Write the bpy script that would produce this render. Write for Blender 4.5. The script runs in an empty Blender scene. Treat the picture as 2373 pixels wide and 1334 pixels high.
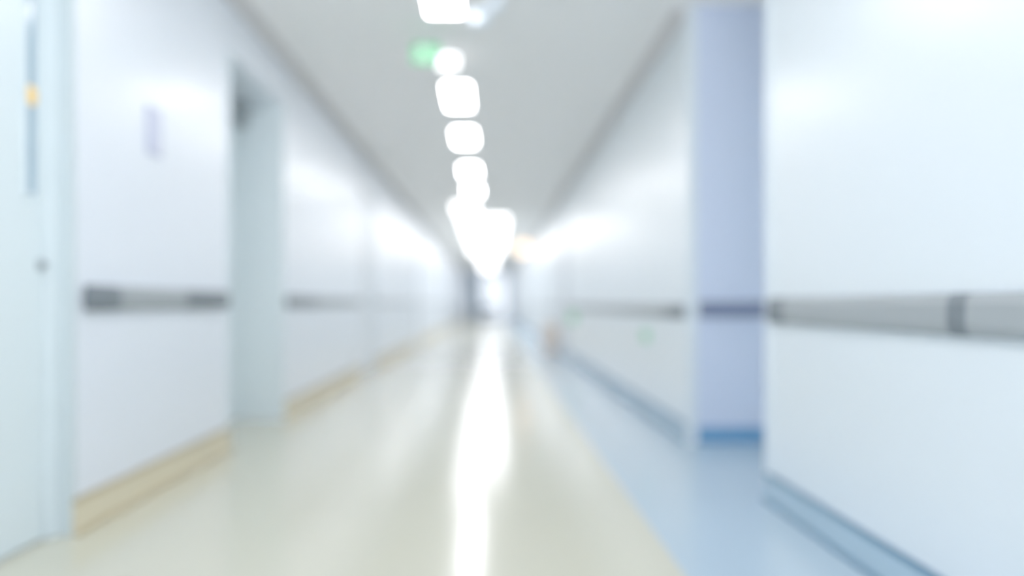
import bpy, bmesh, math
from mathutils import Vector

sc = bpy.context.scene
sc.view_settings.view_transform = 'Standard'
sc.view_settings.look = 'None'
sc.view_settings.exposure = 0.0
sc.view_settings.gamma = 1.42

def lin(c):
    r = []
    for v in c:
        v = v/255.0
        r.append(v/12.92 if v <= 0.04045 else ((v+0.055)/1.055)**2.4)
    return (r[0], r[1], r[2], 1.0)

def mat(name, rgb, rough=0.5, coat=0.0, coat_rough=0.1, metal=0.0, emit=None, estr=0.0, var=0.0, vscale=2.0, spec=0.5):
    m = bpy.data.materials.new(name); m.use_nodes = True
    nt = m.node_tree; b = nt.nodes['Principled BSDF']
    col = lin(rgb)
    b.inputs['Base Color'].default_value = col
    b.inputs['Roughness'].default_value = rough
    b.inputs['Metallic'].default_value = metal
    b.inputs['Specular IOR Level'].default_value = spec
    b.inputs['Coat Weight'].default_value = coat
    b.inputs['Coat Roughness'].default_value = coat_rough
    if var > 0:
        tc = nt.nodes.new('ShaderNodeTexCoord')
        n = nt.nodes.new('ShaderNodeTexNoise'); n.inputs['Scale'].default_value = vscale
        n.inputs['Detail'].default_value = 4
        r = nt.nodes.new('ShaderNodeMix'); r.data_type = 'RGBA'
        r.inputs[6].default_value = tuple(c*(1-var) for c in col[:3])+(1,)
        r.inputs[7].default_value = tuple(min(1, c*(1+var)) for c in col[:3])+(1,)
        nt.links.new(tc.outputs['Object'], n.inputs['Vector'])
        nt.links.new(n.outputs['Fac'], r.inputs[0])
        nt.links.new(r.outputs[2], b.inputs['Base Color'])
    if emit:
        b.inputs['Emission Color'].default_value = lin(emit)
        b.inputs['Emission Strength'].default_value = estr
    return m

M_wall   = mat('wall_panel_paint', (224,232,243), 0.42, 0.85, 0.28, var=0.01, vscale=0.8)
M_wallr  = mat('wall_panel_paint_cool', (220,232,240), 0.42, 0.85, 0.28, var=0.02, vscale=0.6)
M_lav    = mat('lavender_paint', (200,214,242), 0.5, 0.1, 0.3, var=0.01)
M_jamb   = mat('grey_green_paint', (216,230,235), 0.5, 0.1, 0.3, var=0.01)
M_jamb2  = mat('grey_green_trim', (192,207,212), 0.5, 0.1, 0.3, var=0.01)
M_ceil   = mat('ceiling_paint', (252,251,251), 0.8, var=0.003)
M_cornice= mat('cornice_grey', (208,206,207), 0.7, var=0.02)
M_beige  = mat('floor_vinyl_beige', (188,186,165), 0.15, 0.0, 0.1, var=0.03, vscale=1.3, spec=0.55)
M_blue   = mat('floor_vinyl_blue', (158,182,199), 0.2, var=0.03, vscale=1.3, spec=0.6)
M_tan    = mat('skirting_tan', (208,196,162), 0.35, var=0.03)
M_tand   = mat('skirting_tan_edge', (165,148,106), 0.5)
M_bsk    = mat('skirting_blue', (150,180,200), 0.35, var=0.03)
M_bskd   = mat('skirting_blue_edge', (60,108,140), 0.5)
M_rail   = mat('rail_grey', (138,146,150), 0.45, var=0.05, vscale=3)
M_raild  = mat('rail_dark', (88,98,106), 0.5)
M_white  = mat('white_plastic', (240,243,246), 0.4)
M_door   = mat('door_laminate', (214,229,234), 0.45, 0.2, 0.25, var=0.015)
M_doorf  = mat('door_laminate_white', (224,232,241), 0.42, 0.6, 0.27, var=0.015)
M_glassd = mat('dark_glass', (125,157,178), 0.12)
M_yel    = mat('yellow_label', (250,196,45), 0.5)
M_metal  = mat('brushed_metal', (160,168,172), 0.35, metal=0.5)
M_plaque = mat('plaque_lavender', (185,190,216), 0.5)
M_light  = mat('panel_diffuser', (255,255,255), 0.5, emit=(251,252,255), estr=30.0)
M_lightw = mat('wide_panel_diffuser', (255,255,255), 0.5, emit=(251,252,255), estr=5.2)
M_down   = mat('downlight_lens', (255,255,255), 0.5, emit=(250,252,255), estr=3.0)
M_warm   = mat('warm_lens', (255,225,190), 0.5, emit=(255,216,178), estr=2.2)
M_detglow  = mat('pilot_lens', (225,238,250), 0.4, emit=(215,232,250), estr=0.12)
M_frame  = mat('light_frame', (235,236,238), 0.5)
M_green  = mat('exit_green', (90,185,125), 0.5, emit=(90,190,130), estr=0.25)
M_greenp = mat('exit_green_paper', (110,205,145), 0.5)
M_signw  = mat('exit_white', (240,255,245), 0.5, emit=(240,255,245), estr=0.4)
M_dark   = mat('dark_frame', (110,140,160), 0.5)
M_seat   = mat('dark_seat', (60,85,105), 0.5)
M_box    = mat('beige_box', (235,216,200), 0.5)

def mesh_obj(name, parts, bevel=0.0, parent=None):
    bm = bmesh.new(); mats = []
    for p in parts:
        mm = p[-1]
        if mm not in mats: mats.append(mm)
        mi = mats.index(mm)
        if p[0] == 'box':
            x0,x1,y0,y1,z0,z1 = p[1:7]
            if x0>x1: x0,x1=x1,x0
            v = [bm.verts.new(c) for c in [(x0,y0,z0),(x1,y0,z0),(x1,y1,z0),(x0,y1,z0),(x0,y0,z1),(x1,y0,z1),(x1,y1,z1),(x0,y1,z1)]]
            for f in [(0,3,2,1),(4,5,6,7),(0,1,5,4),(1,2,6,5),(2,3,7,6),(3,0,4,7)]:
                fc = bm.faces.new([v[i] for i in f]); fc.material_index = mi
        elif p[0] == 'cyl':
            cx,cy,cz,r,h,ax = p[1:7]; n=32
            rings=[]
            for s,rr in ((-.5,r),(.35,r),(.5,r*0.9)):
                ring=[]
                for i in range(n):
                    a=2*math.pi*i/n; c,d=rr*math.cos(a),rr*math.sin(a)
                    if ax=='z': co=(cx+c,cy+d,cz-s*h)
                    elif ax=='x': co=(cx+s*h,cy+c,cz+d)
                    else: co=(cx+c,cy+s*h,cz+d)
                    ring.append(bm.verts.new(co))
                rings.append(ring)
            for a,b in ((0,1),(1,2)):
                for i in range(n):
                    f=bm.faces.new([rings[a][i],rings[a][(i+1)%n],rings[b][(i+1)%n],rings[b][i]]); f.material_index=mi
            f=bm.faces.new(rings[0][::-1]); f.material_index=mi
            f=bm.faces.new(rings[2]); f.material_index=mi
        elif p[0] == 'prism':
            prof,y0,y1 = p[1:4]
            a=[bm.verts.new((x,y0,z)) for x,z in prof]; b=[bm.verts.new((x,y1,z)) for x,z in prof]
            k=len(prof)
            for i in range(k):
                f=bm.faces.new([a[i],a[(i+1)%k],b[(i+1)%k],b[i]]); f.material_index=mi
            f=bm.faces.new(a[::-1]); f.material_index=mi
            f=bm.faces.new(b); f.material_index=mi
    bmesh.ops.recalc_face_normals(bm, faces=bm.faces)
    me = bpy.data.meshes.new(name); bm.to_mesh(me); bm.free()
    for m in mats: me.materials.append(m)
    o = bpy.data.objects.new(name, me); sc.collection.objects.link(o)
    if bevel>0:
        md=o.modifiers.new('bevel','BEVEL'); md.width=bevel; md.segments=2; md.limit_method='ANGLE'
    if parent: o.parent=parent
    return o

# ---------------------------------------------------------------- dimensions
XL, XR, H = -1.636, 1.286, 2.84
Y0, Y1 = -2.6, 46.0
TH = 0.75
left_rec  = [(1.95,3.10,0.12,2.40),(4.95,6.27,0.45,2.48),(10.0,11.2,0.06,2.4),(17.0,18.2,0.06,2.4),(26,27.2,0.06,2.4),(35,36.2,0.06,2.4)]
right_rec = [(3.69,5.19,0.62,H),(13.2,14.4,0.06,2.4),(21,22.2,0.06,2.4),(30,31.2,0.06,2.4)]

def build_wall(name, X, s, recs, wm):
    parts=[]; y=Y0
    for (a,b,d,zt) in recs:
        parts.append(('box',X,X+s*TH,y,a,0,H,wm))
        parts.append(('box',X+s*d,X+s*TH,a,b,0,H,wm))
        if zt<H: parts.append(('box',X,X+s*d,a,b,zt,H,wm))
        y=b
    parts.append(('box',X,X+s*TH,y,Y1,0,H,wm))
    return mesh_obj(name,parts)
build_wall('wall_left',XL,-1,left_rec,M_wall)
build_wall('wall_right',XR,1,right_rec,M_wallr)

mesh_obj('floor',[('box',XL-TH,0.645,Y0,Y1+.2,-0.12,0,M_beige),('box',0.645,XR+TH,Y0,Y1+.2,-0.12,0,M_blue)])
mesh_obj('ceiling',[('box',XL-TH,XR+TH,Y0,Y1+.2,H,H+0.15,M_ceil)])

def spans(recs):
    out=[]; y=Y0
    for (a,b,d,zt) in recs:
        out.append((y,a)); y=b
    out.append((y,Y1)); return out
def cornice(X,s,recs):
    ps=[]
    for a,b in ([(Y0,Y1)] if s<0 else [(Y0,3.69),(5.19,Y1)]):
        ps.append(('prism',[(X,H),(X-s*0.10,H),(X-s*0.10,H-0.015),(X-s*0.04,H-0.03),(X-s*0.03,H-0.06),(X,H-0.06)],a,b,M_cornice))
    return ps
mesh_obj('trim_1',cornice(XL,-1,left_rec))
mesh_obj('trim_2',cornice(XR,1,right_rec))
def skirt(name,X,s,recs,h,m,md,extra=[]):
    ps=[]
    for a,b in spans(recs):
        ps.append(('prism',[(X,0.0),(X-s*0.022,0.0),(X-s*0.018,0.02),(X-s*0.012,h-0.018),(X,h-0.018)],a,b,m))
        ps.append(('box',X,X-s*0.016,a,b,h-0.018,h,md))
        ps.append(('box',X-s*0.022,X-s*0.036,a,b,0.0,0.012,md))
    ps+=extra
    return mesh_obj(name,ps)
skirt('baseboard_left',XL,-1,left_rec,0.14,M_tan,M_tand,
   [('box',XL,XL-0.45,6.255,6.27,0,0.03,M_jamb)])
skirt('baseboard_right',XR,1,right_rec,0.125,M_bsk,M_bskd,
   [('box',XR+0.05,XR+0.62,5.165,5.19,0,0.11,mat('skirting_mid_blue',(85,142,192),0.45))])

mesh_obj('trim_3',[('box',XR+0.05,XR+0.62,5.172,5.189,0.0,H-.001,M_lav),('box',XR-0.012,XR+0.05,5.165,5.21,0,H-.001,M_wallr)])
mesh_obj('trim_4',[('box',XL+0.01,XL-0.45,6.25,6.269,0,2.479,M_jamb),
                   ('box',XL+0.01,XL-0.06,4.93,4.965,0,2.479,M_jamb)])
mesh_obj('trim_5',[('box',XR-0.012,XR+0.04,3.66,3.705,0,H-.001,M_wallr)])
mesh_obj('trim_6',[('box',XL+0.006,XL-0.119,3.094,3.13,0,2.41,M_jamb2)])

# ---------------------------------------------------------------- doors
def door(idx,X,s,a,b,d,zt,near=False):
    e=bpy.data.objects.new('door_%d'%idx,None); sc.collection.objects.link(e)
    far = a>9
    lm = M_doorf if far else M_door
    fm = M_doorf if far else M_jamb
    xf=X+s*d
    x1=xf-s*0.045
    g=0.05
    mesh_obj('frame',[('box',xf,xf-s*0.07,a+.001,a+g,0.001,zt-.001,fm),('box',xf,xf-s*0.07,b-g,b-.001,0.001,zt-.001,fm),
                      ('box',xf,xf-s*0.07,a+g,b-g,zt-g,zt-.001,fm)],0.004,e)
    mesh_obj('leaf',[('box',xf,x1,a+g+.004,b-g-.004,0.008,zt-g-.004,lm)],0.003,e)
    mesh_obj('kick_plate',[('box',x1,x1-s*0.003,a+g+.03,b-g-.03,0.03,0.28,lm)],0,e)
    yh=b-g-0.08
    if near:
        yh=b-g-0.03
        mesh_obj('lock',[('cyl',x1-s*0.006,yh,1.05,0.022,0.012,'x',M_metal),('cyl',x1-s*0.012,yh,1.05,0.012,0.02,'x',M_raild)],0,e)
    else:
        mesh_obj('handle',[('cyl',x1-s*0.006,yh,1.04,0.026,0.012,'x',M_metal),
                       ('cyl',x1-s*0.025,yh,1.04,0.009,0.05,'x',M_metal),
                       ('box',x1-s*0.042,x1-s*0.056,yh-0.12,yh+0.01,1.031,1.049,M_metal),
                       ('cyl',x1-s*0.005,yh,0.95,0.018,0.01,'x',M_metal)],0.002,e)
    if near or d>0.3:
        yw=b-0.16 if near else b-0.32
        w=0.03 if near else 0.07
        yc=2.955 if near else yw
        mesh_obj('vision_panel',[('box',x1,x1-s*0.004,yc-w,yc+w,1.31,2.22,M_glassd),
                    ('box',x1,x1-s*0.008,yc-w-.012,yc-w,1.298,2.232,M_jamb),('box',x1,x1-s*0.008,yc+w,yc+w+.012,1.298,2.232,M_jamb),
                    ('box',x1,x1-s*0.008,yc-w,yc+w,1.298,1.31,M_jamb),('box',x1,x1-s*0.008,yc-w,yc+w,2.22,2.232,M_jamb)],0,e)
        if near:
            mesh_obj('yellow_sticker',[('cyl',x1-s*0.006,yc,1.675,0.037,0.004,'x',M_yel)],0,e)
    return e
for i,(a,b,d,zt) in enumerate(left_rec):
    door(i+1,XL,-1,a,b,d,zt,near=(i==0))
n=len(left_rec)
for i,(a,b,d,zt) in enumerate(right_rec):
    door(n+i+1,XR,1,a,b if i else b-0.02,d,zt if zt<H else 2.3)

mesh_obj('door_closer',[('box',XL-0.395,XL-0.30,5.75,6.05,2.30,2.37,M_metal),('box',XL-0.33,XL-0.10,6.03,6.05,2.37,2.39,M_metal),
                        ('box',XL-0.36,XL-0.26,6.17,6.249,2.28,2.478,M_metal)],0.004)

# ---------------------------------------------------------------- handrails
def rail_profile(X,s,z0,z1):
    t=0.03; h=z1-z0
    return [(X-s*0.01,z0+.01),(X-s*0.02,z0),(X-s*t*0.95,z0+h*.08),(X-s*(t+.005),z0+h*.25),(X-s*(t+.005),z0+h*.75),(X-s*t*0.95,z0+h*.92),(X-s*0.02,z1),(X-s*0.01,z1-.01)]
def handrail(X,s,a,b,z0,z1,darks,mid=M_rail):
    ps=[]
    ps.append(('box',X,X-s*0.012,a+.02,b-.02,z0+.015,z1-.015,M_raild))
    y=a
    for (p,q) in sorted(darks):
        if p>y: ps.append(('prism',rail_profile(X,s,z0,z1),y,p,mid))
        ps.append(('prism',rail_profile(X,s,z0-.001,z1+.001),p,q,M_raild)); y=q
    if y<b: ps.append(('prism',rail_profile(X,s,z0,z1),y,b,mid))
    return mesh_obj('handrail',ps)
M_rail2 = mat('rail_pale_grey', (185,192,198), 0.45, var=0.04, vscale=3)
handrail(XL,-1,3.18,4.88,0.875,0.98,[(3.18,3.45),(4.2,4.88)])
handrail(XL,-1,6.33,9.9,0.88,0.97,[(6.33,7.4)])
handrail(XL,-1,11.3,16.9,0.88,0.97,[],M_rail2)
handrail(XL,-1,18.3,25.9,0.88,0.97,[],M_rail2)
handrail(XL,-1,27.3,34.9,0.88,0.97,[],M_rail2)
handrail(XR,1,-2.4,3.62,0.815,0.93,[(-1,-.9),(2.10,2.19),(3.42,3.62)])
handrail(XR,1,5.25,13.1,0.81,0.90,[(5.25,5.8)],M_rail)
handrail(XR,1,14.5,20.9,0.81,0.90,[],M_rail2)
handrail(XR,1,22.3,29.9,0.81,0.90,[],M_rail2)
mesh_obj('handrail',[('box',XR+0.07,XR+0.50,5.13,5.171,0.825,0.910,mat('rail_blue_grey',(100,112,148),0.5)),('box',XR+0.06,XR+0.51,5.155,5.171,0.815,0.920,M_raild)],0.006)

# ---------------------------------------------------------------- ceiling lights
def panel(x0,x1,y0,y1,em=None):
    em=em or M_light
    f=0.02
    return mesh_obj('ceiling_light_panel',[('box',x0-f,x0,y0-f,y1+f,H-0.018,H,M_frame),('box',x1,x1+f,y0-f,y1+f,H-0.018,H,M_frame),
        ('box',x0,x1,y0-f,y0,H-0.018,H,M_frame),('box',x0,x1,y1,y1+f,H-0.018,H,M_frame),
        ('box',x0,x1,y0,y1,H-0.012,H-.001,em)])
LX=-0.305; W=0.11
for (a,b) in [(-1.0,-0.1),(0.8,1.65),(2.6,3.45),(4.40,5.30),(6.98,7.82),(8.80,9.60),(11.1,12.0),(13.0,14.0)]:
    panel(LX-W,LX+W,a,b)
panel(-0.74,-0.28,15.2,17.3,M_lightw)
y=17.6
while y<30:
    panel(-0.72,0.38,y,y+1.15,M_lightw); y+=1.3
while y<44:
    panel(-0.5,0.2,y,y+1.15,M_lightw); y+=1.6
mesh_obj('downlight',[('cyl',-0.335,6.2,H-0.01,0.10,0.02,'z',M_frame),('cyl',-0.335,6.2,H-0.05,0.078,0.10,'z',M_down)])
mesh_obj('downlight',[('cyl',1.00,25,H-0.01,0.20,0.02,'z',M_frame),('cyl',1.00,25,H-0.19,0.17,0.36,'z',M_warm)])
mesh_obj('emergency_light',[('cyl',-0.07,5.25,H-0.012,0.075,0.024,'z',M_white),('cyl',-0.07,5.25,H-0.05,0.06,0.08,'z',M_detglow)])
mesh_obj('emergency_light',[('cyl',0.03,5.05,H-0.012,0.06,0.024,'z',M_white),('cyl',0.03,5.05,H-0.04,0.045,0.06,'z',M_detglow)])

# ---------------------------------------------------------------- exit signs
SEGS=[((0.0,0.62),(0.10,0.30),.10),((0.10,0.32),(-0.10,0.12),.07),((-0.10,0.12),(-0.30,0.10),.06),((0.10,0.32),(0.28,0.20),.07),((0.28,0.20),(0.20,-0.02),.06),
          ((0.0,0.6),(-0.22,0.50),.05),((-0.22,.50),(-.28,.34),.05),((0.0,0.6),(0.2,0.55),.05),((0.2,.55),(.3,.68),.05)]
def exit_sign(name,loc,w,h,face,hang=True):
    e=bpy.data.objects.new(name,None); sc.collection.objects.link(e)
    x,y,z=loc
    gm = M_green if hang else M_greenp
    if face=='-y':
        T=lambda u,v,d:(x+u,y-d,z+v)
    else:
        T=lambda u,v,d:(x-d,y-u,z+v)
    def quadbox(nm,poly,d0,d1,m):
        bm=bmesh.new()
        a=[bm.verts.new(T(u,v,d0)) for u,v in poly]; b=[bm.verts.new(T(u,v,d1)) for u,v in poly]; k=len(poly)
        for i in range(k): bm.faces.new([a[i],a[(i+1)%k],b[(i+1)%k],b[i]])
        bm.faces.new(a[::-1]); bm.faces.new(b)
        bmesh.ops.recalc_face_normals(bm,faces=bm.faces)
        me=bpy.data.meshes.new(nm); bm.to_mesh(me); bm.free(); me.materials.append(m)
        o=bpy.data.objects.new(nm,me); sc.collection.objects.link(o); o.parent=e
    quadbox('body',[(-w/2,-h/2),(w/2,-h/2),(w/2,h/2),(-w/2,h/2)],0.0,0.02,gm)
    S=h*0.85
    cx=-w*0.12; cz=-h*0.32
    for i,(p,q,t) in enumerate(SEGS):
        p=Vector((cx+p[0]*S,cz+p[1]*S)); q=Vector((cx+q[0]*S,cz+q[1]*S)); dd=(q-p).normalized(); nn=Vector((-dd.y,dd.x))*t*S*0.6
        quadbox('figure_%d'%i,[tuple(p-nn),tuple(q-nn),tuple(q+nn),tuple(p+nn)],0.0205,0.0215+i*.0001,M_signw if hang else M_white)
    quadbox('figure_head',[(cx+0.02*S+.07*S*math.cos(a*math.pi/6),cz+.75*S+.07*S*math.sin(a*math.pi/6)) for a in range(12)],0.0205,0.0215,M_signw if hang else M_white)
    if hang:
        quadbox('rod_1',[(-w*.35,h/2),(-w*.35+.006,h/2),(-w*.35+.006,H-z),(-w*.35,H-z)],0.007,0.013,M_metal)
        quadbox('rod_2',[(w*.35,h/2),(w*.35+.006,h/2),(w*.35+.006,H-z),(w*.35,H-z)],0.007,0.013,M_metal)
exit_sign('exit_sign',(-0.465,5.7,2.69),0.20,0.14,'-y')
exit_sign('exit_sign',(XR,12.55,0.69),1.0,0.18,'-x',False)
exit_sign('exit_sign',(XR,6.6,0.64),0.22,0.09,'-x',False)

mesh_obj('wall_plaque',[('box',XL,XL+0.012,3.78,3.94,1.62,1.85,M_plaque),('box',XL+.012,XL+0.016,3.80,3.92,1.64,1.83,mat('plaque_face',(200,205,228),0.5))],0.002)
mesh_obj('waste_bin',[('prism',[(XR-0.30,0.001),(XR-0.05,0.001),(XR-0.03,0.5),(XR-0.32,0.5)],15.0,15.3,M_box),('box',XR-0.34,XR-0.025,14.98,15.32,0.5,0.54,M_box)],0.01)

# ---------------------------------------------------------------- far end
wx0,wx1=-0.62,0.95
mesh_obj('wall_far',[('box',XL-TH,-1.05,Y1,Y1+.2,0,H,M_wall),('box',wx1,XR+TH,Y1,Y1+.2,0,H,M_wall),('box',-1.05,wx1,Y1,Y1+.2,2.6,H,M_wall),
                     ('box',-1.05,wx0,Y1,Y1+.2,0,2.6,M_dark)])
M_sky = mat('window_glow_glass',(255,255,255),0.2,emit=(225,238,255),estr=0.85)
mesh_obj('window_1',[('box',wx0,wx1,Y1+0.12,Y1+0.14,0.0,2.6,M_sky),
   ('box',wx0,wx0+.07,Y1+.02,Y1+.12,0,2.6,M_dark),('box',wx1-.07,wx1,Y1+.02,Y1+.12,0,2.6,M_white),
   ('box',wx0+.07,wx1-.07,Y1+.02,Y1+.12,0,.1,M_dark)])
mesh_obj('waiting_bench',[('box',-0.75,0.35,44.6,45.1,0.40,0.47,M_seat),('box',-0.75,0.35,45.05,45.12,0.47,0.80,M_seat),
   ('box',-0.70,-0.65,44.65,45.05,0.0,0.40,M_seat),('box',0.25,0.30,44.65,45.05,0.0,0.40,M_seat),('box',-0.65,0.25,44.83,44.87,0.1,0.16,M_seat)],0.01)

# ---------------------------------------------------------------- world: added fill through the open near end; lower half brighter to lift ceiling
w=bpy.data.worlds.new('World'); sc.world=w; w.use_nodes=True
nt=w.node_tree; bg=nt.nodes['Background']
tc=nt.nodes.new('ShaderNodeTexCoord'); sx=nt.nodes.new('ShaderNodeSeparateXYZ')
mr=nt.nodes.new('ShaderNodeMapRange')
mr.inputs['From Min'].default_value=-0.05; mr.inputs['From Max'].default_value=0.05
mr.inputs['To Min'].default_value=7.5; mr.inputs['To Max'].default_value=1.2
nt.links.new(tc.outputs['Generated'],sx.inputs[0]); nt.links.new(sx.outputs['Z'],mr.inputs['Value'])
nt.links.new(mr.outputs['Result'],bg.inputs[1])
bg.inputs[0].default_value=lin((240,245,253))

# ---------------------------------------------------------------- camera
cd=bpy.data.cameras.new('camera'); cam=bpy.data.objects.new('camera',cd); sc.collection.objects.link(cam)
cam.location=(0,0,0.9); cam.rotation_euler=(math.radians(90),0,0)
cd.sensor_width=36; cd.lens=28.0
cd.shift_x=48.5/2373; cd.shift_y=38/2373
cd.clip_end=200; cd.clip_start=0.05
cd.dof.use_dof=True; cd.dof.focus_distance=1.15; cd.dof.aperture_fstop=0.8
cd.dof.aperture_blades=0
sc.camera=cam
